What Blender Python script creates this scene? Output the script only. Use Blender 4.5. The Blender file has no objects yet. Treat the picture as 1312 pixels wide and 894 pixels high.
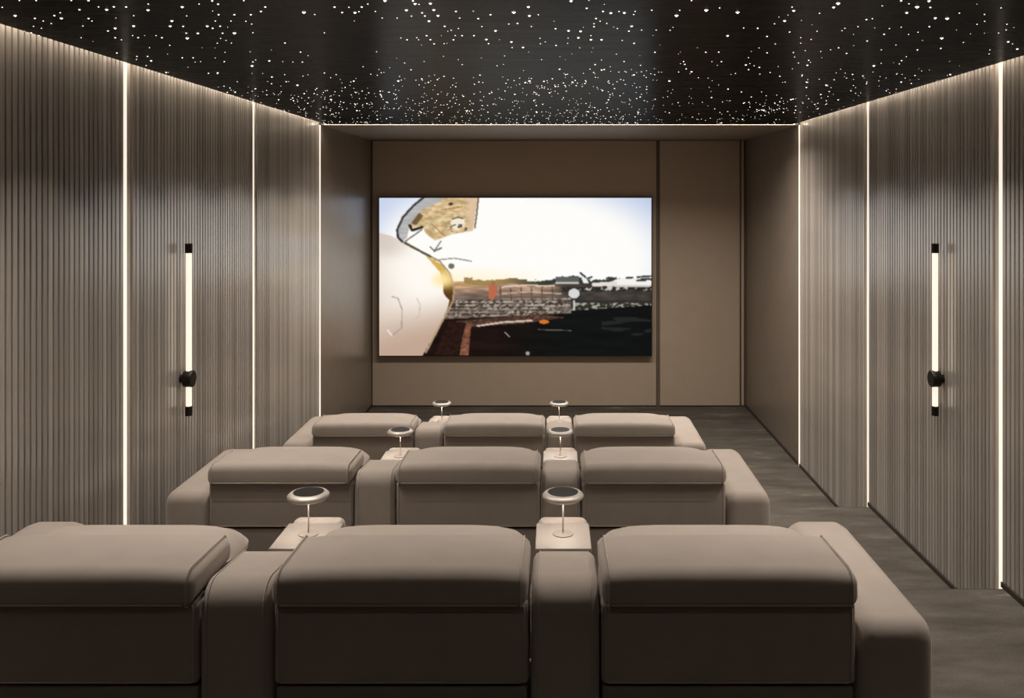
import bpy, bmesh, math, random
import numpy as np
from mathutils import Vector
random.seed(7)
rng = np.random.default_rng(7)
S = bpy.context.scene
COL = S.collection

# ---------------------------------------------------------------- camera
FPX = 1154.0                      # focal length in pixels of the 1312 wide frame
CZ = 2.521                        # eye height above the front floor
cam_d = bpy.data.cameras.new('camera')
cam = bpy.data.objects.new('camera', cam_d); COL.objects.link(cam)
cam_d.sensor_fit = 'HORIZONTAL'; cam_d.sensor_width = 36.0
cam_d.lens = 36.0*FPX/1312.0
cam_d.shift_x = -56.0/1312.0
cam_d.shift_y = -197.0/1312.0
cam_d.clip_start = 0.05
cam.location = (0, 0, CZ); cam.rotation_euler = (math.radians(90), 0, 0)
S.camera = cam

# ---------------------------------------------------------------- world and exposure
w = bpy.data.worlds.new('world'); S.world = w; w.use_nodes = True
w.node_tree.nodes['Background'].inputs[0].default_value = (0.9, 0.85, 0.8, 1)
w.node_tree.nodes['Background'].inputs[1].default_value = 0.0
S.view_settings.view_transform = 'Standard'; S.view_settings.look = 'None'
S.view_settings.exposure = 0.0; S.view_settings.gamma = 1.0
S.view_settings.use_curve_mapping = False

# room dimensions
XL, XR = -2.194, 2.267            # faces of the slats
CEIL = 3.175
D0, D1, D2, D3, DF = 2.60, 4.573, 6.524, 8.385, 10.77
L0, L1, L2, L3 = 0.80, 0.532, 0.271, 0.0
YB = -1.6

# unseen fill lights added under the ceiling for seats, walls and alcove
FILL_POWER = 6.0
FILL_SPOTS = []
def fill_light(x, y, p, spread=150):
    FILL_SPOTS.append((x, y))
    l = bpy.data.lights.new('added_ceiling_fill', 'AREA'); l.shape = 'DISK'; l.size = 0.05
    l.energy = p; l.color = (1.0, 0.92, 0.84); l.spread = math.radians(spread)
    o = bpy.data.objects.new('added_ceiling_fill', l); COL.objects.link(o)
    o.location = (x, y, CEIL-0.006)
for y, k, sp in ((3.22, 1.25, 76), (5.15, .8, 80), (7.1, .5, 90), (8.15, 7.0, 150)):
    for x, kx in ((-0.9, .4), (-0.15, 0.4), (0.65, 0.6), (1.5, 0.5 if y > 8 else 0)):
        if not kx: continue
        fill_light(x, y, FILL_POWER*k*kx, sp)
for y in (2.95, 3.75, 4.55, 5.35, 6.15, 6.95, 7.75):
    fill_light(XL+.66, y, FILL_POWER*.86, 100)
    fill_light(XR-.66, y, FILL_POWER*1.05, 100)
fill_light(-.6, .6, FILL_POWER*.35, 120); fill_light(.8, .6, FILL_POWER*.35, 120)  # weak added fill near the camera for the nearest seat backs
LED = 10.0
SCREEN = 1.0

# ---------------------------------------------------------------- materials
def mat(name): 
    m = bpy.data.materials.new(name); m.use_nodes = True
    return m, m.node_tree.nodes, m.node_tree.links, m.node_tree.nodes['Principled BSDF']
def coords(N, L, scale=(1,1,1), kind='Object'):
    t = N.new('ShaderNodeTexCoord'); mp = N.new('ShaderNodeMapping')
    mp.inputs['Scale'].default_value = scale
    L.new(t.outputs[kind], mp.inputs['Vector']); return mp.outputs['Vector']
def noise(N, L, vec, scale, detail=4, rough=.55):
    n = N.new('ShaderNodeTexNoise'); n.inputs['Scale'].default_value = scale
    n.inputs['Detail'].default_value = detail; n.inputs['Roughness'].default_value = rough
    L.new(vec, n.inputs['Vector']); return n.outputs['Fac']
def ramp(N, L, fac, stops):
    r = N.new('ShaderNodeValToRGB'); e = r.color_ramp.elements
    while len(e) < len(stops): e.new(0.5)
    for i, (p, c) in enumerate(stops):
        e[i].position = p; e[i].color = (*c, 1)
    L.new(fac, r.inputs['Fac']); return r.outputs['Color']
def bump(N, L, h, strength, dist, b):
    n = N.new('ShaderNodeBump'); n.inputs['Strength'].default_value = strength
    n.inputs['Distance'].default_value = dist
    L.new(h, n.inputs['Height']); L.new(n.outputs['Normal'], b.inputs['Normal'])

def plain(name, c, rough=.5, metal=0, spec=.5, var=.08):
    m, N, L, b = mat(name)
    f = noise(N, L, coords(N, L), 6)
    L.new(ramp(N, L, f, [(.3, tuple(v*(1-var) for v in c)), (.7, tuple(v*(1+var) for v in c))]), b.inputs['Base Color'])
    b.inputs['Roughness'].default_value = rough; b.inputs['Metallic'].default_value = metal
    b.inputs['Specular IOR Level'].default_value = spec
    return m
def emit(name, c, s, sample=True):
    m, N, L, b = mat(name)
    b.inputs['Base Color'].default_value = (*[v*.5 for v in c], 1)
    b.inputs['Emission Color'].default_value = (*c, 1)
    b.inputs['Emission Strength'].default_value = s
    if not sample: m.cycles.emission_sampling = 'NONE'
    return m

def fabric(name, c):
    m, N, L, b = mat(name)
    v = coords(N, L)
    f = noise(N, L, v, 7, 5)
    L.new(ramp(N, L, f, [(.3, tuple(x*.94 for x in c)), (.7, tuple(x*1.05 for x in c))]), b.inputs['Base Color'])
    b.inputs['Roughness'].default_value = .85
    b.inputs['Specular IOR Level'].default_value = .15
    b.inputs['Sheen Weight'].default_value = .35
    b.inputs['Sheen Roughness'].default_value = .45
    b.inputs['Sheen Tint'].default_value = (.95, .85, .75, 1)
    bump(N, L, noise(N, L, v, 420, 2), .12, .002, b)
    return m
M = {}
M['velvet'] = fabric('taupe_velvet', (.345, .292, .25))
M['piping'] = fabric('piping_fabric', (.43, .37, .315))
M['base_fabric'] = fabric('base_fabric', (.24, .20, .17))
M['tray'] = plain('tray_veneer', (.235, .20, .172), .45)

m, N, L, b = mat('slat_veneer')               # satin grey-brown veneer
v = coords(N, L, (40, 40, 1.2))
f = noise(N, L, v, 3, 5)
sc = ramp(N, L, f, [(.3, (.31, .275, .24)), (.55, (.38, .34, .30)), (.75, (.38, .34, .30))])
oi = N.new('ShaderNodeObjectInfo'); vr = N.new('ShaderNodeMapRange')          # each slat its own tone of veneer
vr.inputs['To Min'].default_value = .72; vr.inputs['To Max'].default_value = 1.22
L.new(oi.outputs['Random'], vr.inputs['Value'])
vm = N.new('ShaderNodeVectorMath'); vm.operation = 'SCALE'
L.new(sc, vm.inputs[0]); L.new(vr.outputs['Result'], vm.inputs['Scale']); L.new(vm.outputs[0], b.inputs['Base Color'])
b.inputs['Roughness'].default_value = .23
b.inputs['IOR'].default_value = 1.7
b.inputs['Specular IOR Level'].default_value = .9
bump(N, L, f, .05, .001, b)
M['slat'] = m
M['backing'] = plain('slat_backing', (.055, .046, .038), .7)
M['reveal'] = plain('reveal_trim', (.66, .59, .50), .5)
M['dark'] = plain('dark_base', (.030, .022, .017), .6)
M['bronze'] = plain('dark_bronze', (.020, .016, .013), .35, .6)
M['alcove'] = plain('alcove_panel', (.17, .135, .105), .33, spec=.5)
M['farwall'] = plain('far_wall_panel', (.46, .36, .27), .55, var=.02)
M['joint'] = plain('panel_joint', (.16, .12, .09), .7)
M['soffit'] = plain('alcove_soffit', (.27, .22, .17), .5)
M['plaster'] = plain('dark_plaster', (.10, .085, .07), .8)

m, N, L, b = mat('star_ceiling')
v = coords(N, L, (.7, 5, 1))
f = noise(N, L, v, 2.2, 5)
L.new(ramp(N, L, f, [(.3, (.009, .0078, .0068)), (.7, (.014, .012, .0105))]), b.inputs['Base Color'])
b.inputs['Roughness'].default_value = .8; b.inputs['Specular IOR Level'].default_value = 0
gl = N.new('ShaderNodeBsdfGlossy'); gl.inputs['Color'].default_value = (.9, .9, .9, 1)
rr = N.new('ShaderNodeMapRange'); rr.inputs['To Min'].default_value = .20; rr.inputs['To Max'].default_value = .34
L.new(f, rr.inputs['Value']); L.new(rr.outputs['Result'], gl.inputs['Roughness'])
mxs = N.new('ShaderNodeMixShader'); mxs.inputs[0].default_value = .095
L.new(b.outputs[0], mxs.inputs[1]); L.new(gl.outputs[0], mxs.inputs[2])
L.new(mxs.outputs[0], N['Material Output'].inputs['Surface'])
M['ceiling'] = m

m, N, L, b = mat('carpet')
v = coords(N, L, (.55, 1.6, 1))
f = noise(N, L, v, 3.4, 6, .62)
g = noise(N, L, coords(N, L), 260, 3)
c1 = ramp(N, L, f, [(.32, (.062, .052, .042)), (.5, (.095, .081, .066)), (.60, (.115, .100, .082)), (.72, (.25, .22, .185))])
c2 = ramp(N, L, g, [(.3, (.72, .72, .72)), (.7, (1.15, 1.15, 1.15))])
mx = N.new('ShaderNodeMixRGB'); mx.blend_type = 'MULTIPLY'; mx.inputs[0].default_value = 1
L.new(c1, mx.inputs[1]); L.new(c2, mx.inputs[2]); L.new(mx.outputs[0], b.inputs['Base Color'])
b.inputs['Roughness'].default_value = .9; b.inputs['Specular IOR Level'].default_value = .2
bump(N, L, g, .5, .006, b)
M['carpet'] = m

M['led'] = emit('led_strip', (1.0, .86, .70), LED)
M['ledv'] = emit('vertical_led_strip', (1.0, .885, .75), .95)
M['star'] = emit('star_point', (1.0, .93, .82), 2.8, False)
M['tube'] = emit('sconce_tube', (1.0, .88, .73), .97)
M['lamp_glow'] = emit('lamp_diffuser', (1.0, .90, .80), 85)
M['lamp_metal'] = plain('champagne_metal', (.50, .45, .40), .48, .55)
M['lamp_inlay'] = plain('lamp_inlay', (.012, .009, .007), .5, 0, .2)
M['lamp_base'] = plain('lamp_base', (.20, .17, .145), .5, .1)

# ---------------------------------------------------------------- mesh helpers
def link(name, me, m, parent=None, loc=(0,0,0)):
    o = bpy.data.objects.new(name, me)
    if m is not None: me.materials.clear(); me.materials.append(m)
    o.location = loc
    if parent is not None: o.parent = parent
    COL.objects.link(o); return o
def smooth(me, deg=40):
    me.polygons.foreach_set('use_smooth', [True]*len(me.polygons))
    me.set_sharp_from_angle(angle=math.radians(deg))
def from_bm(name, bm, deg=40):
    bmesh.ops.recalc_face_normals(bm, faces=bm.faces)
    me = bpy.data.meshes.new(name); bm.to_mesh(me); bm.free(); smooth(me, deg); return me
def add_box(bm, x0, x1, y0, y1, z0, z1):
    vs = [bm.verts.new((x, y, z)) for x in (x0, x1) for y in (y0, y1) for z in (z0, z1)]
    for f in ((0,1,3,2),(4,6,7,5),(0,4,5,1),(2,3,7,6),(0,2,6,4),(1,5,7,3)):
        bm.faces.new([vs[i] for i in f])
def box(name, x0, x1, y0, y1, z0, z1, m, parent=None, bev=0, seg=2, origin=None):
    bm = bmesh.new()
    ox, oy, oz = origin or (0, 0, 0)
    add_box(bm, x0-ox, x1-ox, y0-oy, y1-oy, z0-oz, z1-oz)
    if bev: bmesh.ops.bevel(bm, geom=bm.edges[:], offset=bev, segments=seg, affect='EDGES', profile=.5)
    return link(name, from_bm(name, bm), m, parent, (ox, oy, oz))
def tag(o, label=None, cat=None, group=None, kind=None):
    for k, v in (('label', label), ('category', cat), ('group', group), ('kind', kind)):
        if v: o[k] = v
    return o
def struct(o): o['kind'] = 'structure'; return o
def empty(name, loc):
    o = bpy.data.objects.new(name, None); o.location = loc; o.empty_display_size = .1
    COL.objects.link(o); return o
def round_poly(pts, n=5):
    """pts: (y, z, r) convex corners -> list of (y, z) with rounded corners"""
    out = []
    k = len(pts)
    for i in range(k):
        p = Vector(pts[i][:2]); a = Vector(pts[i-1][:2]); c = Vector(pts[(i+1) % k][:2]); r = pts[i][2]
        if r <= 0: out.append(tuple(p)); continue
        u = (a-p).normalized(); v = (c-p).normalized()
        ang = math.acos(max(-1, min(1, u.dot(v))))
        t = min(r/math.tan(ang/2), (a-p).length*.86, (c-p).length*.86); rr = t*math.tan(ang/2)
        ctr = p + (u+v).normalized()*(rr/math.sin(ang/2))
        s = p+u*t; e = p+v*t
        a0 = math.atan2(s.y-ctr.y, s.x-ctr.x); a1 = math.atan2(e.y-ctr.y, e.x-ctr.x)
        d = (a1-a0+math.pi) % (2*math.pi) - math.pi
        for j in range(n+1):
            q = a0+d*j/n; out.append((ctr.x+rr*math.cos(q), ctr.y+rr*math.sin(q)))
    return out
def loft(name, pts, x0, x1, r, crown=0.0, crown_l=None, bulge=0.0, n=6, mid=10):
    """upholstered block: (y,z) profile swept along x with rounded ends; crown lowers the top towards the ends"""
    prof = round_poly(pts)
    ys = [p[0] for p in prof]; zs = [p[1] for p in prof]
    cy, cz = (min(ys)+max(ys))/2, (min(zs)+max(zs))/2
    hy, hz = (max(ys)-min(ys))/2, (max(zs)-min(zs))/2
    st = [r*(1-math.cos(math.pi/2*j/n)) for j in range(n+1)]
    xs = [x0+s for s in st] + [x0+r+(x1-x0-2*r)*j/mid for j in range(1, mid)] + [x1-s for s in reversed(st)]
    bm = bmesh.new(); rings = []
    xc, hw = (x0+x1)/2, (x1-x0)/2
    for x in xs:
        e = min(x-x0, x1-x)
        ins = r-math.sqrt(max(0, r*r-(r-min(e, r))**2))
        u = abs(x-xc)/hw
        ring = []
        for y, z in prof:
            yy = cy+(y-cy)*(1-ins/hy*.98); zz = cz+(z-cz)*(1-ins/hz*.98)
            t = max(0, (z-cz)/hz)
            zz -= crown*t*u**6
            if bulge: 
                k = (1-u*u)*bulge
                zz += k*t; yy -= k*.5*(1 if y < cy else -1)*0.6
            ring.append(bm.verts.new((x, yy, zz)))
        rings.append(ring)
    k = len(prof)
    for a, c in zip(rings, rings[1:]):
        for i in range(k): bm.faces.new((a[i], a[(i+1) % k], c[(i+1) % k], c[i]))
    bm.faces.new(rings[0]); bm.faces.new(rings[-1])
    return from_bm(name, bm, 55)
def tube_mesh(name, path, r, closed=False, k=6):
    bm = bmesh.new(); rings = []; n = len(path)
    P = [Vector(p) for p in path]
    for i, p in enumerate(P):
        if closed: d = P[(i+1) % n]-P[i-1]
        else: d = P[min(i+1, n-1)]-P[max(i-1, 0)]
        d.normalize()
        up = Vector((1, 0, 0)) if abs(d.x) < .9 else Vector((0, 0, 1))
        a = d.cross(up).normalized(); c = d.cross(a)
        rings.append([bm.verts.new(p+a*r*math.cos(2*math.pi*j/k)+c*r*math.sin(2*math.pi*j/k)) for j in range(k)])
    prs = list(zip(rings, rings[1:])) + ([(rings[-1], rings[0])] if closed else [])
    for a, c in prs:
        for i in range(k): bm.faces.new((a[i], a[(i+1) % k], c[(i+1) % k], c[i]))
    if not closed: bm.faces.new(rings[0]); bm.faces.new(rings[-1])
    return from_bm(name, bm, 70)
def lathe(name, prof, n=32, axis='z'):
    bm = bmesh.new(); rings = []
    for r, z in prof:
        if r <= 1e-6: rings.append([bm.verts.new((0, 0, z))])
        else: rings.append([bm.verts.new((r*math.cos(2*math.pi*i/n), r*math.sin(2*math.pi*i/n), z)) for i in range(n)])
    for a, c in zip(rings, rings[1:]):
        for i in range(n):
            j = (i+1) % n
            if len(a) == 1 and len(c) == 1: continue
            if len(a) == 1: bm.faces.new((a[0], c[i], c[j]))
            elif len(c) == 1: bm.faces.new((a[i], a[j], c[0]))
            else: bm.faces.new((a[i], a[j], c[j], c[i]))
    if axis == 'x': 
        for v in bm.verts: v.co = Vector((v.co.z, v.co.x, v.co.y))
    return from_bm(name, bm, 45)
def prof_path(pts, x, grow=0.0):
    prof = round_poly(pts, 4)
    cy = sum(p[0] for p in prof)/len(prof); cz = sum(p[1] for p in prof)/len(prof)
    return [(x, y, z) for y, z in prof]

# ---------------------------------------------------------------- floor: four carpeted levels, each a step lower towards the screen
XO = .12
for y0, y1, zt in ((YB, D0-.03, L0), (D0-.03, D1-.03, L1), (D1-.03, D2-.03, L2), (D2-.03, DF+.1, L3)):
    struct(box('floor', XL-XO, XR+XO, y0, y1, -.15, zt, M['carpet']))
for y1, zt in ((D0-.03, L0), (D1-.03, L1), (D2-.03, L2)):          # thin dark nosing on each step edge
    struct(box('trim_step_nosing', XL, XR, y1, y1+.012, zt-.03, zt-.001, M['dark']))

# ---------------------------------------------------------------- side walls with slatted panels
SP, SW, SD = .0425, .033, .018
def slat_bm(bm, x, y, z0, z1, s):
    prof = [(0, 0), (0, SD*.85), (SW*.08, SD), (SW*.92, SD), (SW, SD*.85), (SW, 0)]
    lo = [bm.verts.new((x - s*SD + s*d, y+a, z0)) for a, d in prof]
    hi = [bm.verts.new((x - s*SD + s*d, y+a, z1)) for a, d in prof]
    for i in range(6):
        j = (i+1) % 6; bm.faces.new((lo[i], lo[j], hi[j], hi[i]))
    bm.faces.new(lo); bm.faces.new(hi)
ZT = 3.25
SEAM = {D1: 'beside the nearest row', D2: 'beside the middle row', D3: 'at the corner of the screen alcove'}
for side, X, s in (('left', XL, 1), ('right', XR, -1)):
    # s points into the room
    xb = X - s*SD
    a, c = sorted((xb-s*.015, xb-s*.25))
    wall = struct(box('wall_'+side, a, c, YB, DF+.1, -.15, 3.42, M['plaster']))
    panels = ((YB, D0, L0, True), (D0+.10, D1, L1, False), (D1+.10, D2, L2, False), (D2+.10, D3-.02, L3, False))
    for y0, y1, zf, far in panels:
        a, c = sorted((xb, xb-s*.015))
        p = box('slat_panel', a, c, y0, y1, zf+.03, ZT, M['backing'], wall, origin=(xb, y0, zf))
        n = int(round((y1-y0)/SP)); pitch = (y1-y0+SP-SW)/n
        if far:                                        # behind the camera: one joined part
            bm = bmesh.new()
            for i in range(n): slat_bm(bm, s*SD*0+s*SD, i*pitch, .03, ZT-zf, s)
            o = link('slat', from_bm('slats', bm, 20), M['slat'], p, (0, 0, 0)); o['kind'] = 'stuff'
        else:
            bm = bmesh.new(); slat_bm(bm, s*SD, 0, .03, ZT-zf, s)
            me = from_bm('slat', bm, 20); me.materials.append(M['slat'])
            for i in range(n):
                o = bpy.data.objects.new('slat', me); o.parent = p
                o.location = (0, i*pitch, 0); COL.objects.link(o)
        # dark skirting at the foot of the panel
        a, c = sorted((xb-s*.01, X+s*.008))
        struct(box('baseboard_'+side, a, c, y0, y1, zf+.001, zf+.028, M['dark']))
    # light channels between the panels
    for D, zf in ((D0, L1), (D1, L2), (D2, L3)):
        a, c = sorted((xb-s*.015, xb+s*.006))
        struct(box('trim_reveal', a, c, D+.049, D+.098, zf+.002, ZT, M['reveal']))
        a, c = sorted((xb-s*.015, xb+s*.012))
        t = box('light_strip', a, c, D+.002, D+.047, zf+.002, ZT-.03, M['ledv'], origin=(xb, D, zf))
        if D == D0: lab = 'glowing vertical light strip in the %s slatted wall, just outside the view' % side
        else: lab = 'glowing vertical light strip in the %s slatted wall, %s' % (side, SEAM[D])
        tag(t, lab, 'light strip', 'vertical light strips in the slatted walls')
    a, c = sorted((xb-s*.015, xb+s*.024))
    t = box('light_strip', a, c, D3-.017, D3-.002, L3+.002, CEIL-.002, M['ledv'], origin=(xb, D3, 0))
    tag(t, 'thin vertical light strip in the %s slatted wall, at the corner of the screen alcove' % side, 'light strip', 'vertical light strips in the slatted walls')
    # alcove side wall, smooth
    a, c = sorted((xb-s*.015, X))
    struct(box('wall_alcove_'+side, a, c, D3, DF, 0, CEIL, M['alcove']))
    a, c = sorted((X+.001*s, X+s*.010))
    struct(box('baseboard_alcove_'+side, a, c, D3+.005, DF-.05, .001, .03, M['dark']))
    # cove light strip above the ceiling edge
    a, c = sorted((X+s*.035, X+s*.060))
    t = box('cove_light_strip', a, c, YB+.1, D3-.03, CEIL+.045, CEIL+.055, M['led'], origin=(X, 3, CEIL))
    tag(t, 'warm cove light strip washing down the %s slatted wall from the ceiling edge' % side, 'light strip', 'cove light strips')
    a, c = sorted((X+s*.004, X+s*.072))
    struct(box('trim_cove_channel', a, c, YB+.1, D3-.03, CEIL+.056, CEIL+.075, M['dark']))

# ---------------------------------------------------------------- ceiling
ceil = struct(box('ceiling', XL+.075, XR-.075, YB+.05, D3-.045, CEIL, CEIL+.035, M['ceiling']))
struct(box('ceiling_slab', XL-.02, XR+.02, YB, DF+.1, 3.34, 3.44, M['plaster']))
struct(box('ceiling_alcove', XL, XR, D3+.02, DF, CEIL, CEIL+.10, M['soffit']))
t = box('light_strip', XL+.05, XR-.05, D3-.035, D3+.012, CEIL+.004, CEIL+.014, M['led'], origin=(0, D3, CEIL))
tag(t, 'horizontal light strip along the ceiling edge above the screen alcove', 'light strip', 'cove light strips')
struct(box('wall_back', XL-.02, XR+.02, YB-.1, YB, -.15, 3.44, M['farwall']))

# ---------------------------------------------------------------- far wall and its panels
far = struct(box('wall_front', XL-.1, XR+.1, DF, DF+.1, -.15, 3.44, M['joint']))
def fx(px, d=DF-.03): return (px-712)/FPX*d
for a, c in ((477, 841), (845.5, 948), (950, 953.5)):
    box('panel', fx(a), fx(c), DF-.03, DF, .012, CEIL-.004, M['farwall'], far, .004, 1)

# ---------------------------------------------------------------- star lights
STARS5 = {  # photo pixels, from strips seen at 5.963x: (strip offset) -> (x, y, size)
0: "17,55,2 148,3,2 276,4,2 545,3,2 676,4,3 116,119,4 267,139,3 330,160,2 391,179,2 415,118,3 460,97,2 469,139,4 256,200,2 317,215,2 186,236,1 238,250,3 296,270,2 607,73,3 677,140,3 703,160,2 753,52,2 815,73,4 870,51,3 963,52,3 634,198,2 620,287,2 712,317,1 825,235,3 880,215,4 880,287,3 928,303,2 893,404,3 1022,119,2 1021,198,4 1014,271,2 1056,287,3 1105,271,1 1046,430,3 1043,453,2 1133,30,2 1131,76,4 1193,271,2 1237,287,3 1142,363,2 1128,430,3 1155,463,4 1297,346,2 1281,412,1 885,137,1",
200: "200,52,4 234,121,2 121,159,4 108,199,4 207,200,3 231,252,3 319,253,4 43,287,2 104,345,2 87,412,1 200,440,3 283,440,3 329,30,2 429,6,3 474,31,3 432,84,1 478,111,3 453,160,2 391,199,4 432,215,3 489,199,3 508,252,3 547,207,1 598,111,3 572,160,2 599,252,5 493,292,2 535,308,2 468,329,2 576,328,2 351,364,1 450,365,1 527,399,2 452,442,2 340,470,2 521,470,3 670,4,2 724,111,3 686,161,2 730,183,2 740,249,2 801,86,3 834,53,3 719,394,2 760,457,2 740,472,3 865,464,4 881,380,1 968,470,2 985,328,3 1104,397,3 1162,424,2 1212,110,2 1286,250,2 1045,473,2 1118,473,3 298,473,2",
400: "171,53,3 281,55,2 379,53,3 425,30,2 229,95,3 327,96,4 357,88,2 483,87,2 535,137,2 322,160,1 19,110,1 557,5,4 770,6,3 786,28,4 816,32,2 903,26,4 720,77,4 759,122,2 649,137,2 840,97,3 861,121,3 929,75,4 961,119,4 893,160,4 1098,86,3 1127,137,2 1231,84,1 1269,141,3 1297,202,2 1012,200,3 1062,230,2 1036,238,1 1117,217,2 677,289,2 725,303,3 799,287,2 813,303,2 874,271,3 903,302,3 932,334,3 836,343,1 987,271,1 1093,271,2 1079,303,3 1145,271,3 1236,271,3 1007,332,2 1029,330,1 492,394,2 645,443,1 1003,429,2 1116,455,2 855,468,2 1291,442,1 93,250,1",
600: "459,52,4 467,120,4 37,85,1 76,141,3 170,111,3 104,202,2 208,234,4 376,178,3 310,183,2 535,112,2 482,202,2 43,271,3 138,300,4 155,332,3 236,303,1 329,319,4 335,363,2 418,361,4 277,426,2 98,442,1 461,396,1 548,291,2 588,319,2 551,333,2 560,455,2 671,346,3 700,433,1 743,456,1 654,162,1 667,218,3 766,234,4 763,290,2 759,330,2 858,238,4 841,287,4 880,208,1 785,7,4 905,62,3 921,3,1 1039,32,1 1029,86,3 1089,98,4 1151,87,2 1192,97,4 1263,110,2 1274,86,2 976,140,3 960,180,2 960,203,3 1007,161,2 1058,178,2 1110,206,1 1139,217,2 937,271,2 937,302,4 1018,302,4 1248,199,4 1227,237,3 1176,308,2 1267,330,3 851,365,2 952,366,1 1131,413,2 943,397,1 1018,458,2 1190,468,3 790,411,1",
800: "209,77,2 423,78,2 398,118,5 625,77,5 728,60,2 513,4,2 131,229,2 243,229,2 349,230,2 371,208,1 219,271,1 272,344,1 233,398,3 119,425,1 75,329,2 558,365,1 428,397,1 413,412,1 452,469,3 622,398,3 721,397,3 789,272,4 911,213,2 1018,215,3 1147,181,2 1224,158,4 1293,83,3 1281,53,2 1264,243,2 1090,277,3 1153,335,2 1029,366,2 1090,402,3 948,440,2 1292,399,2 1300,435,2 668,470,2 741,470,3 970,392,1 1181,130,1 1250,115,1",
}
STARS42 = "310,18,5 286,39,4 71,57,4 22,112,4 210,71,2 548,31,2 650,4,3 692,20,2 736,37,5 800,5,4 807,39,3 680,68,4 834,97,4 898,99,5 964,70,2 802,143,3 1058,22,1 1188,42,2 1099,77,2 1100,114,2 1059,130,2 948,161,1 1220,130,2 1257,148,1 1216,160,2 1175,177,2 1227,224,4 1276,263,4 1250,236,2 1099,178,1 1128,268,2 1124,290,2 985,228,2 1024,182,1 864,260,3 652,326,3 678,305,2 738,268,3 622,242,2 690,185,2 650,146,2 741,173,2 587,153,2 558,184,3 507,150,1 495,100,2 463,105,3 467,220,3 543,268,2 542,340,2 356,287,3 313,257,3 270,268,2 217,277,2 134,272,2 152,324,3 109,202,2 165,212,2 109,232,2 197,168,2 347,152,2 331,165,2 418,143,2 395,245,1 393,185,1 170,133,1 113,110,1 48,173,2 68,285,1 64,370,2 289,429,3 300,392,2 344,412,1 147,428,2 223,310,1 450,420,1 530,435,2 655,400,2 672,420,2 697,430,1 630,395,1 745,370,1 802,377,2 845,433,1 609,337,1 910,330,1 964,355,1 765,217,1"
pts = []
for off, s_ in STARS5.items():
    for q in s_.split():
        a, c, k = q.split(','); pts.append((off+float(a)/5.963, float(c)/5.963, int(k)))
for q in STARS42.split():
    a, c, k = q.split(','); pts.append((1000+float(a)/4.205, float(c)/4.205, int(k)))
world_stars = []
RS = {1: .0018, 2: .0028, 3: .0040, 4: .0058, 5: .0076}
for px, py, k in pts:
    D = (CEIL-CZ)*FPX/(250-py); world_stars.append(((px-712)/FPX*D, D, RS[k]))
# the dense field further on, in loose clusters
clusters = [(rng.uniform(XL+.2, XR-.2), rng.uniform(4.4, 8.2), rng.uniform(.10, .38)) for _ in range(48)]
for i in range(1150):
    if rng.random() < .62:
        cx, cy, sg = clusters[rng.integers(len(clusters))]
        x, y = rng.normal(cx, sg), rng.normal(cy, sg*1.3)
    else:
        x, y = rng.uniform(XL+.1, XR-.1), 4.4+3.9*rng.random()**.8
    if 4.42 < y < D3-.08 and XL+.08 < x < XR-.08:
        world_stars.append((x, y, float(rng.choice([.0024, .0033, .0044, .0056], p=[.42, .34, .17, .07]))))
for i in range(130):                      # the field goes on over the viewer's head
    world_stars.append((rng.uniform(XL+.1, XR-.1), rng.uniform(YB+.2, 2.95), float(rng.choice([.0022, .0032, .0045]))))
world_stars.sort(key=lambda q: -q[2]/max(q[1], 2.9) if q[1] > 2.95 else 0)
def star_geo(bm, x, y, z, r):
    n = 6
    top = bm.verts.new((x, y, z-r*.8))
    ring = [bm.verts.new((x+r*math.cos(2*math.pi*i/n), y+r*math.sin(2*math.pi*i/n), z)) for i in range(n)]
    for i in range(n): bm.faces.new((ring[i], ring[(i+1) % n], top))
    bm.faces.new(ring)
bm = bmesh.new(); star_geo(bm, 0, 0, 0, 1.0); star_me = from_bm('star_light', bm); star_me.materials.append(M['star'])
bm = bmesh.new()
for i, (x, y, r) in enumerate(world_stars):
    if i < 299:
        o = bpy.data.objects.new('star_light', star_me); o.parent = ceil
        o.location = (x, y, CEIL); o.scale = (r, r, r); COL.objects.link(o)
    else: star_geo(bm, x, y, CEIL, r)
for x, y in FILL_SPOTS: star_geo(bm, x, y, CEIL, .0075)                 # extra star dot added at each unseen fill lamp
o = link('star_field', from_bm('star_field', bm), M['star'], ceil); o['kind'] = 'stuff'

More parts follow.
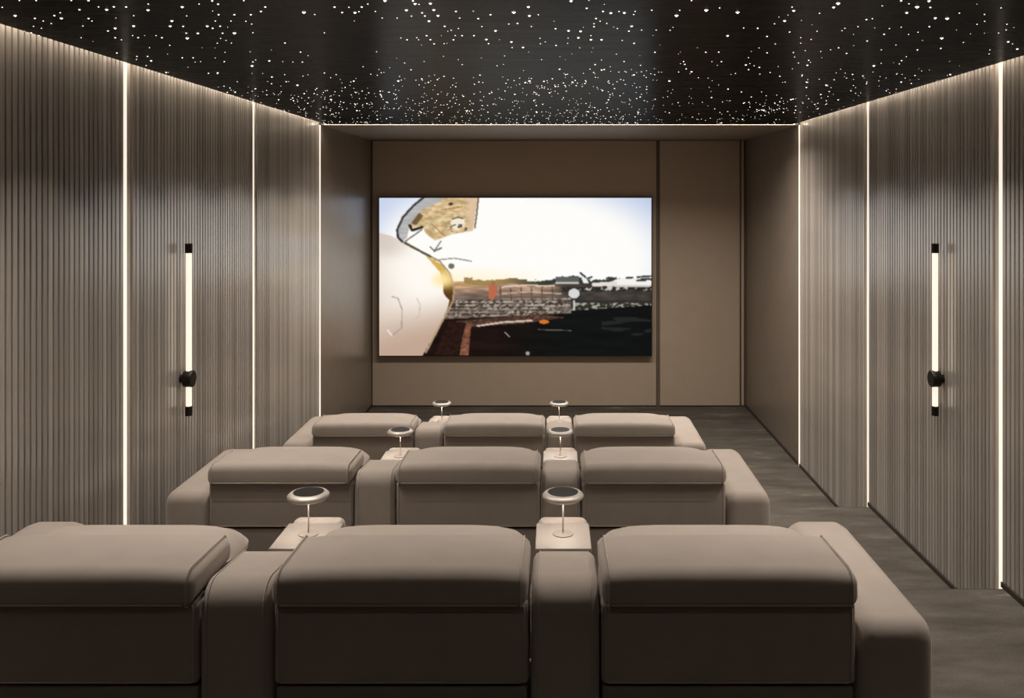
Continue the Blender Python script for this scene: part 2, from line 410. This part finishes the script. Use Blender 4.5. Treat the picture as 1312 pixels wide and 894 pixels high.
# ---------------------------------------------------------------- screen
# picture painted per point in a colour attribute: an airfield in low sun, engine cowling at the left
def screen_image(W, H):
    u = np.linspace(0, 1205, W); v = np.linspace(0, 696, H)
    X, Y = np.meshgrid(u+55, v+47)
    def lerp(a, b, t): return a*(1-t[..., None])+b*t[..., None]
    def C(*c): return np.array(c, float)/255
    def ss(a, b, x): 
        t = np.clip((x-a)/(b-a), 0, 1); return t*t*(3-2*t)
    def grid_noise(sx, sy, seed, sh=0):
        r = np.random.default_rng(seed); gx = ((X+sh*Y)/sx); gy = Y/sy
        t = r.random((400, 600))
        ix = np.floor(gx).astype(int); iy = np.floor(gy).astype(int); fx_ = gx-ix; fy = gy-iy
        ix %= 599; iy %= 399
        a = t[iy, ix]; b = t[iy, (ix+1) % 600]; c = t[(iy+1) % 400, ix]; d = t[(iy+1) % 400, (ix+1) % 600]
        return (a*(1-fx_)+b*fx_)*(1-fy)+(c*(1-fx_)+d*fx_)*fy
    def poly(P):
        ins = np.zeros(X.shape, bool); n = len(P)
        for i in range(n):
            x1, y1 = P[i]; x2, y2 = P[(i+1) % n]
            if y1 == y2: continue
            cond = ((Y >= min(y1, y2)) & (Y < max(y1, y2)))
            xi = x1+(Y-y1)*(x2-x1)/(y2-y1)
            ins ^= cond & (X < xi)
        return ins
    def seg(x1, y1, x2, y2, wd):
        dx, dy = x2-x1, y2-y1; L_ = dx*dx+dy*dy
        t = np.clip(((X-x1)*dx+(Y-y1)*dy)/L_, 0, 1)
        return np.hypot(X-x1-t*dx, Y-y1-t*dy) < wd
    def line(P, wd):
        m_ = np.zeros(X.shape, bool)
        for a, b in zip(P, P[1:]): m_ |= seg(*a, *b, wd)
        return m_
    img = np.ones((H, W, 3))*C(254, 253, 250)
    # sky
    d = np.hypot((X-700)/620, (Y-330)/330)
    img = lerp(img, C(176, 192, 226), ss(.75, 1.35, d)*(X > 700)*.9)
    d = np.hypot((X-480)/430, (Y-320)/300)
    img = lerp(img, C(196, 208, 234), ss(.8, 1.3, d)*(X < 500)*.9)
    img = lerp(img, C(255, 244, 214), ss(330, 410, Y)*ss(900, 500, X)*.8)
    # ground
    n1 = grid_noise(34, 7, 1); n2 = grid_noise(9, 6, 2, .8); n3 = grid_noise(70, 12, 3); n4 = grid_noise(6, 5, 9)
    hor = 408+6*np.sin(X/37)+14*(n1-.5)-10*ss(800, 900, X)*ss(1000, 940, X)
    g = (Y > hor+12) & (X > 340)
    base = lerp(np.ones(X.shape+(3,))*C(176, 146, 124), C(112, 94, 84), ss(430, 500, Y))
    base = lerp(base, C(66, 60, 54), ss(760, 900, X))
    base = lerp(base, C(214, 168, 110), ss(620, 430, X)*ss(470, 420, Y)*.8)
    base = base*(.78+.45*n1[..., None])
    img[g] = base[g]
    tree = (Y > hor+2-8*n2) & (Y < hor+22) & (X > 430)
    tc = lerp(np.ones(X.shape+(3,))*C(160, 132, 84), C(52, 56, 50), ss(560, 820, X))
    img[tree] = tc[tree]
    k = (Y > 395) & (Y < 420) & (X > 835) & (X < 940); img[k] = C(92, 96, 92)
    k = (Y > 418) & (Y < 426) & (X > 835) & (X < 940); img[k] = C(196, 196, 190)
    # parked airliner at the right
    k = ((X-1175)/95)**2+((Y-424)/26)**2 < 1; img[k] = lerp(np.ones(X.shape+(3,))*C(244, 240, 236), C(150, 142, 136), ss(425, 450, Y))[k]
    k = line([(1005, 430), (1100, 424)], 9); img[k] = C(226, 220, 212)
    k = poly([(940, 375), (956, 376), (985, 425), (960, 425)]); img[k] = C(236, 236, 236)
    for a in ([(945, 378), (968, 396)], [(978, 402), (996, 396)], [(1062, 402), (1076, 398)], [(1150, 400), (1176, 398)], [(1198, 396), (1258, 392)], [(1195, 412), (1235, 410)], [(1215, 404), (1258, 406)]):
        img[line(a, 4)] = C(58, 60, 58)
    k = (X > 850) & (Y > 440) & (Y < 462) & (n2 > .45); img[k] = C(40, 38, 36)
    k = (X > 930) & (Y > 436) & (Y < 456) & (n2 < .3); img[k] = C(206, 200, 192)
    # apron barriers
    k = (Y > 498-(X-380)*.02) & (Y < 578-(X-380)*.045) & (X > 340) & (X < 905)
    lat = lerp(np.ones(X.shape+(3,))*C(70, 58, 50), C(196, 186, 174), (n2 > .5).astype(float)*(.5+.5*n4))
    lat = lerp(lat, C(128, 112, 98), (n3 > .5).astype(float)*.5)
    lat = lerp(lat, C(58, 46, 38), (np.sin(Y*.42+.4*np.sin(X/50)) > .62).astype(float)*.55)
    lat = lerp(lat, C(214, 204, 192), (np.sin(Y*.42+1.6+.4*np.sin(X/50)) > .85).astype(float)*.5*(n1 > .4))
    img[k] = lat[k]
    k = (Y > 498) & (Y < 545-(X-905)*.07) & (X >= 905); lat2 = lerp(np.ones(X.shape+(3,))*C(48, 46, 42), C(196, 190, 176), ((n2 > .55) & (Y > 508+4*n1)).astype(float)*.8)
    img[k] = lat2[k]
    for xx in range(590, 860, 46): img[seg(xx, 440, xx+4, 500, 2.2)] = C(84, 66, 52)
    img[line([(600, 470), (720, 462), (860, 470)], 2.5)] = C(206, 176, 152)
    img[line([(600, 440), (700, 432), (830, 436)], 3)] = C(232, 206, 184)
    # dark foreground
    edge = np.where(X < 905, 580-(X-380)*.045, 545-(X-905)*.07)
    k = (Y > edge) & (X > 240)
    dark = lerp(np.ones(X.shape+(3,))*C(26, 14, 12), C(9, 13, 13), ss(500, 900, X))
    dark = dark*(.7+.7*n3[..., None])
    dark = lerp(dark, C(44, 48, 46), ((n3 > .66) & (X > 1040) & (Y > 570) & (Y < 660)).astype(float)*.6)
    img[k] = dark[k]
    k = poly([(395, 590), (760, 560), (880, 575), (700, 600), (395, 620)]); img[k] = (C(84, 58, 48)*(.6+.8*n2[..., None]))[k] if False else (np.ones(X.shape+(3,))*C(84, 58, 48)*(.6+.8*n2[..., None]))[k]
    img[line([(490, 612), (600, 596), (730, 588)], 4)] = C(212, 196, 176)
    k = poly([(430, 610), (462, 606), (450, 743), (410, 743)]); img[k] = (np.ones(X.shape+(3,))*C(128, 82, 62)*(.6+.7*n2[..., None]))[k]
    k = poly([(365, 590), (440, 600), (400, 743), (300, 743), (330, 660)]); img[k] = (np.ones(X.shape+(3,))*C(40, 22, 17)*(.6+.7*n2[..., None]))[k]
    img[((X-785)/22)**2+((Y-594)/9)**2 < 1] = C(214, 116, 40)
    img[line([(760, 628), (905, 632)], 2.5)] = C(96, 94, 90)
    img[line([(612, 640), (632, 660)], 2.5)] = C(196, 192, 186)
    img[((X-712)/10)**2+((Y-733)/9)**2 < 1] = C(150, 160, 156)
    # marshaller in orange, signal disc
    k = poly([(540, 430), (578, 432), (574, 470), (560, 498), (540, 496)]); img[k] = C(188, 104, 74)
    img[((X-560)/10)**2+((Y-424)/8)**2 < 1] = C(150, 110, 80)
    img[line([(918, 490), (918, 540)], 5)] = C(198, 198, 192)
    img[((X-922)/26)**2+((Y-474)/25)**2 < 1] = C(40, 42, 42)
    img[((X-918)/25)**2+((Y-469)/22)**2 < 1] = C(214, 216, 216)
    # small distant plane
    img[line([(300, 322), (388, 313), (462, 326)], 2.6)] = C(148, 140, 124)
    img[((X-374)/14)**2+((Y-348)/12)**2 < 1] = C(112, 112, 98)
    # engine cowling
    cowl = [(40, 198), (110, 215), (165, 242), (235, 290), (300, 345), (345, 400), (372, 450), (372, 500), (345, 560), (300, 650), (246, 744), (40, 744)]
    k = poly(cowl)
    cc = lerp(np.ones(X.shape+(3,))*C(226, 210, 196), C(255, 250, 242), ss(330, 60, np.hypot((X-270)/1.1, Y-360)))
    cc = lerp(cc, C(188, 158, 138), ss(520, 745, Y+.25*(X-55))*.85)
    cc = lerp(cc, C(212, 198, 188), ss(340, 250, Y)*ss(230, 80, X)*.8)
    img[k] = cc[k]
    k = poly([(258, 300), (330, 340), (368, 392), (388, 440), (384, 490), (352, 556), (366, 500), (340, 470), (338, 420), (322, 372)])
    rc = lerp(np.ones(X.shape+(3,))*C(214, 176, 90), C(86, 56, 26), ss(400, 480, Y))
    img[k] = rc[k]
    img[line([(170, 243), (262, 296), (322, 326), (366, 378), (387, 440), (382, 500), (345, 570), (262, 728)], 4)] = C(176, 150, 116)
    img[line([(168, 246), (282, 306)], 5)] = C(92, 84, 66)
    k = np.hypot((X-335)/70, (Y-408)/52); gl = ss(1, .1, k); img = lerp(img, C(255, 232, 168), gl*.9)
    img[line([(110, 482), (138, 490), (156, 540), (154, 620), (112, 655), (92, 628)], 2)] = C(164, 146, 132)
    img[line([(112, 656), (92, 630)], 2.5)] = C(250, 244, 236)
    img[line([(222, 490), (236, 520), (232, 570), (216, 578)], 2)] = C(206, 188, 172)
    # open cowl door hanging above
    door = [(250, 40), (205, 80), (160, 130), (134, 185), (136, 222), (158, 240), (178, 222), (188, 180), (245, 170), (262, 205), (302, 236), (380, 207), (470, 192), (480, 130), (494, 40)]
    k = poly(door)
    dc = lerp(np.ones(X.shape+(3,))*C(206, 172, 122), C(236, 214, 170), n1)
    dc = dc*(.80+.3*grid_noise(14, 10, 5)[..., None])
    dc = lerp(dc, C(222, 192, 160), ss(420, 480, X))
    img[k] = np.clip(dc, 0, 1)[k]
    k = poly([(250, 40), (205, 80), (160, 130), (134, 185), (136, 222), (158, 240), (178, 222), (186, 180), (206, 140), (250, 95), (330, 62), (350, 40)])
    img[k] = lerp(np.ones(X.shape+(3,))*C(168, 170, 174), C(196, 192, 190), n1)[k]
    img[line([(252, 44), (205, 82), (160, 132), (134, 188), (138, 222), (158, 240)], 5)] = C(62, 62, 62)
    k = poly([(232, 112), (250, 126), (218, 168), (196, 158)]); img[k] = C(112, 92, 58)
    img[line([(190, 168), (200, 190), (245, 176)], 6)] = C(52, 42, 30)
    img[line([(168, 240), (245, 186)], 3)] = C(120, 110, 92)
    k = ((X-402)/32)**2+((Y-158)/26)**2+.5*(n2-.5) < 1; img[k] = C(244, 234, 212)
    img[line([(378, 140), (402, 132), (424, 138)], 3)] = C(110, 96, 80)
    img[(((X-405)/40)**2+((Y-182)/20)**2 < 1) & (n2 > .58)] = C(96, 88, 74)
    img[((X-372)/10)**2+((Y-74)/7)**2 < 1] = C(84, 48, 28)
    img[line([(494, 47), (488, 110), (478, 180)], 3)] = C(92, 82, 66)
    img[line([(330, 100), (420, 86)], 2)] = C(150, 112, 70)
    img[line([(285, 160), (345, 215)], 2)] = C(160, 124, 80)
    img[line([(280, 262), (298, 282), (328, 238)], 3)] = C(118, 118, 106)
    img[line([(298, 282), (330, 268)], 3.5)] = C(104, 104, 94)
    p_ = np.pad(np.clip(img, 0, 1), ((1, 1), (1, 1), (0, 0)), 'edge')          # slightly soft, like a still from a film
    soft = sum(p_[a:a+H, c:c+W]*wt for a, wa in ((0, .22), (1, .56), (2, .22)) for c, wc in ((0, .22), (1, .56), (2, .22)) for wt in (wa*wc,))
    return np.clip(soft, 0, 1)
def srgb2lin(c): return np.where(c <= .04045, c/12.92, ((c+.055)/1.055)**2.4)
SY = DF-.125
sx0, sx1 = (486-712)/FPX*SY, (834.5-712)/FPX*SY
sz0, sz1 = CZ-(455.5-250)/FPX*SY, CZ-(253.5-250)/FPX*SY
NX, NZ = 420, 244
img = srgb2lin(screen_image(NX, NZ))
gx = np.linspace(sx0, sx1, NX); gz = np.linspace(sz1, sz0, NZ)
Xg, Zg = np.meshgrid(gx-(sx0+sx1)/2, gz-sz0)
co = np.stack([Xg, np.full_like(Xg, -.001), Zg], -1).reshape(-1, 3)
i = np.arange(NZ-1)[:, None]*NX+np.arange(NX-1)[None]; i = i.reshape(-1)
quads = np.stack([i, i+NX, i+NX+1, i+1], 1)
me = bpy.data.meshes.new('display')
me.vertices.add(len(co)); me.vertices.foreach_set('co', co.ravel())
me.loops.add(quads.size); me.loops.foreach_set('vertex_index', quads.ravel().astype(np.int32))
me.polygons.add(len(quads)); me.polygons.foreach_set('loop_start', (np.arange(len(quads))*4).astype(np.int32))
me.update(calc_edges=True); me.validate()
ca = me.color_attributes.new('picture', 'FLOAT_COLOR', 'POINT')
ca.data.foreach_set('color', np.concatenate([img.reshape(-1, 3), np.ones((NX*NZ, 1))], 1).ravel())
m, N, L, b = mat('display_picture')
at = N.new('ShaderNodeAttribute'); at.attribute_name = 'picture'
b.inputs['Base Color'].default_value = (.002, .002, .002, 1); b.inputs['Roughness'].default_value = .5; b.inputs['Specular IOR Level'].default_value = .12
L.new(at.outputs['Color'], b.inputs['Emission Color']); b.inputs['Emission Strength'].default_value = SCREEN
scr = empty('cinema_screen', ((sx0+sx1)/2, SY, sz0))
tag(scr, 'large flat cinema screen on the far wall showing a sunlit airfield and jet engine', 'screen')
hw = (sx1-sx0)/2; hh = sz1-sz0
link('display', me, m, scr)
box('casing', -hw-.008, hw+.008, 0, .07, -.008, hh+.008, M['bronze'], scr, .003, 1)

# ---------------------------------------------------------------- cinema seating
def cp(src, parent, loc=None):
    o = src.copy(); COL.objects.link(o); o.parent = parent
    if loc: o.location = loc
    for ch in src.children: cp(ch, o)
    return o
VEL, PIP = M['velvet'], M['piping']
# profiles are (y forward, z up, corner radius); y = 0 is the rear face of the row
FLAP = [(-.035, .812, .014), (-.030, .915, .042), (.29, .905, .03), (.29, .82, .02)]
PILLOW = [(.255, .76, .04), (.262, .880, .07), (.50, .872, .09), (.52, .74, .05)]
BACK = [(.004, .572, .010), (.004, .806, .012), (.26, .806, .02), (.26, .572, .01)]
CUSH = [(.24, .36, .03), (.24, .80, .04), (.46, .78, .06), (.52, .40, .05)]
SEAT = [(.48, .24, .03), (.48, .46, .05), (1.0, .475, .06), (1.0, .24, .03)]
def build_recliner(wd, arm=None):
    """arm: None, 'left' or 'right' outer armrest"""
    root = empty('cinema_recliner', (0, 0, 0))
    h = wd/2
    link('base', loft('base', [(.012, .012, .008), (.012, .564, .010), (.93, .235, .01), (.93, .012, .01)], -h+.004, h-.004, .008), M['base_fabric'], root)
    bp = link('back_panel', loft('back_panel', BACK, -h, h, .012), VEL, root)
    rect = [(-h+.012, .002, .578), (-h+.012, .002, .800), (h-.012, .002, .800), (h-.012, .002, .578)]
    P = []
    for i in range(4):
        a, c = Vector(rect[i]), Vector(rect[(i+1) % 4])
        P += [a.lerp(c, t) for t in (.012, .3, .7, .988)]
    link('piping', tube_mesh('piping', P, .0024, True), PIP, bp)
    link('backrest', loft('backrest', CUSH, -h+.01, h-.01, .04, 0, bulge=.01), VEL, root)
    hr = link('headrest', loft('headrest', FLAP, -h, h, .028, .012), VEL, root)
    link('piping', tube_mesh('piping', [(-h+.03+(2*h-.06)*i/8, -.0365, .818) for i in range(9)], .0024), PIP, hr)
    for sx in (-1, 1):
        link('piping', tube_mesh('piping', [(sx*(h-.020), y, z-.006) for y, z in round_poly([(a, c+(.004 if c > .86 else -.0), r) for a, c, r in FLAP])], .0022, True), PIP, hr)
    link('head_pillow', loft('head_pillow', PILLOW, -h+.008, h-.008, .06, .05, n=8, mid=14), VEL, root)
    link('seat_cushion', loft('seat_cushion', SEAT, -h+.01, h-.01, .04, 0, bulge=.012), VEL, root)
    link('footrest', loft('footrest', [(.93, .03, .015), (.93, .235, .015), (1.0, .235, .03), (1.0, .03, .02)], -h+.01, h-.01, .015), VEL, root)
    if arm:
        x0, x1 = (h+.006, h+.006+.228) if arm == 'right' else (-h-.006-.228, -h-.006)
        AP = [(-.004, .012, .012), (-.004, .752, .055), (.93, .757, .16), (.91, .012, .02)]
        ar = link('armrest', loft('armrest', AP, x0, x1, .055, n=8), VEL, root)
    return root
def build_console(wd):
    root = empty('console_armrest', (0, 0, 0)); h = wd/2
    CB = [(-.004, .012, .012), (-.004, .868, .075), (.34, .832, .05), (.40, .60, .03), (.40, .012, .01)]
    cb = link('console_back', loft('console_back', CB, -h, h, .03, n=6), VEL, root)
    for sx in (-1, 1):
        pth = [(sx*(h-.022), y, z) for y, z in round_poly([(-.0048, .03, 0), (-.0048, .8688, .075), (.3405, .8328, .05), (.401, .62, 0)])]
        link('piping', tube_mesh('piping', pth, .0019), PIP, cb)
    link('console_arm', loft('console_arm', [(.36, .012, .01), (.36, .700, .02), (.95, .700, .04), (.95, .012, .02)], -h, h, .02), VEL, root)
    fr = link('front_roll', loft('front_roll', [(.895, .60, .03), (.895, .722, .028), (.965, .722, .034), (.965, .58, .03)], -h+.002, h-.002, .03), VEL, root)
    tr = box('tray', -h-.002, h+.002, .635, .885, .7005, .7170, M['tray'], root, .002, 1)
    return root
LIFT = .003
ranges = {'left': (-1.770, -1.036), 'middle': (-.816, -.078), 'right': (.133, .868)}
cons = {'left': (-1.030, -.822), 'right': (-.072, .127)}
proto = {k: build_recliner(.735, {'left': 'left', 'middle': None, 'right': 'right'}[k]) for k in ranges}
cproto = {k: build_console(v[1]-v[0]) for k, v in cons.items()}

# little table lamp
def build_lamp():
    root = empty('table_lamp', (0, 0, 0))
    link('lamp_base', lathe('lamp_base', [(0, 0), (.038, 0), (.0385, .0015), (.0375, .0028), (.006, .0034), (0, .0034)]), M['lamp_base'], root)
    link('stem', lathe('stem', [(0, .005), (.0028, .005), (.0028, .138), (0, .138)], 10), M['lamp_metal'], root)
    sh = link('lamp_shade', lathe('lamp_shade', [(0, .1315), (.055, .1315), (.068, .132), (.076, .137), (.078, .143), (.076, .149), (.069, .155), (.057, .158), (.050, .156), (.0, .152)], 40), M['lamp_metal'], root)
    link('shade_inlay', lathe('shade_inlay', [(0, .1560), (.052, .1585), (.0565, .1586), (.0575, .1565)], 40), M['lamp_inlay'], sh)
    link('diffuser', lathe('diffuser', [(0, .1305), (.026, .1305), (.026, .1345), (0, .1345)], 32), M['lamp_glow'], sh)
    return root
lproto = build_lamp()

first = True
rows = ((1.0, 2.600, L1, 'the foreground row'), (.965, 4.595, L2, 'the middle row'), (.95, 6.545, L3, 'the row nearest the screen'))
def place(src, loc, used=[]):
    if src.name in used: o = cp(src, None)
    else: used.append(src.name); o = src
    o.location = loc; return o
for zs, y, zf, rtext in rows:
    for k, (a, c) in ranges.items():
        o = place(proto[k], ((a+c)/2, y, zf+LIFT))
        o.scale = (1, 1, zs)
        extra = {'left': 'with outer armrest by left wall', 'middle': 'between the two consoles', 'right': 'with outer armrest by the aisle'}[k]
        tag(o, 'taupe velvet recliner %s, in %s' % (extra, rtext), 'recliner', 'velvet cinema recliners in three stepped rows')
    for k, (a, c) in cons.items():
        btw = {'left': 'left and middle', 'right': 'middle and right'}[k]
        o = place(cproto[k], ((a+c)/2, y, zf+LIFT))
        o.scale = (1, 1, zs)
        tag(o, 'upholstered console armrest between %s seats of %s' % (btw, rtext), 'armrest', 'console armrests with trays')
        l = place(lproto, ((a+c)/2 + (.0 if k == 'left' else 0), y+.775, zf+LIFT+.7173*zs))
        tag(l, 'mushroom lamp on tray between %s seats of %s' % (btw, rtext), 'lamp', 'small table lamps on the console trays')

# ---------------------------------------------------------------- wall sconces
for side, X, s in (('left', XL, 1), ('right', XR, -1)):
    root = empty('wall_sconce', (X, 5.27, 1.233))
    tag(root, 'slim vertical tube wall light with dark bracket on the %s slatted wall' % side, 'wall light', 'tube wall lights on the slatted walls')
    def cyl(name, r, z0, z1, m_, p=root, n=20):
        me = lathe(name, [(0, z0), (r, z0), (r, z1), (0, z1)], n); return link(name, me, m_, p, (s*.047, 0, 0))
    cyl('tube', .0165, .05, .95, M['tube'])
    cyl('end_cap', .0215, .95, 1.005, M['bronze'])
    cyl('end_cap', .0205, .0, .055, M['bronze'])
    me = lathe('bracket', [(0, -.002), (.024, -.002), (.024, .022), (.047, .024), (.049, .027), (.049, .070), (.046, .074), (0, .074)], 28, 'x')
    br = link('bracket', me, M['bronze'], root, (0, 0, .215))
    if s < 0: br.rotation_euler = (0, 0, math.pi)
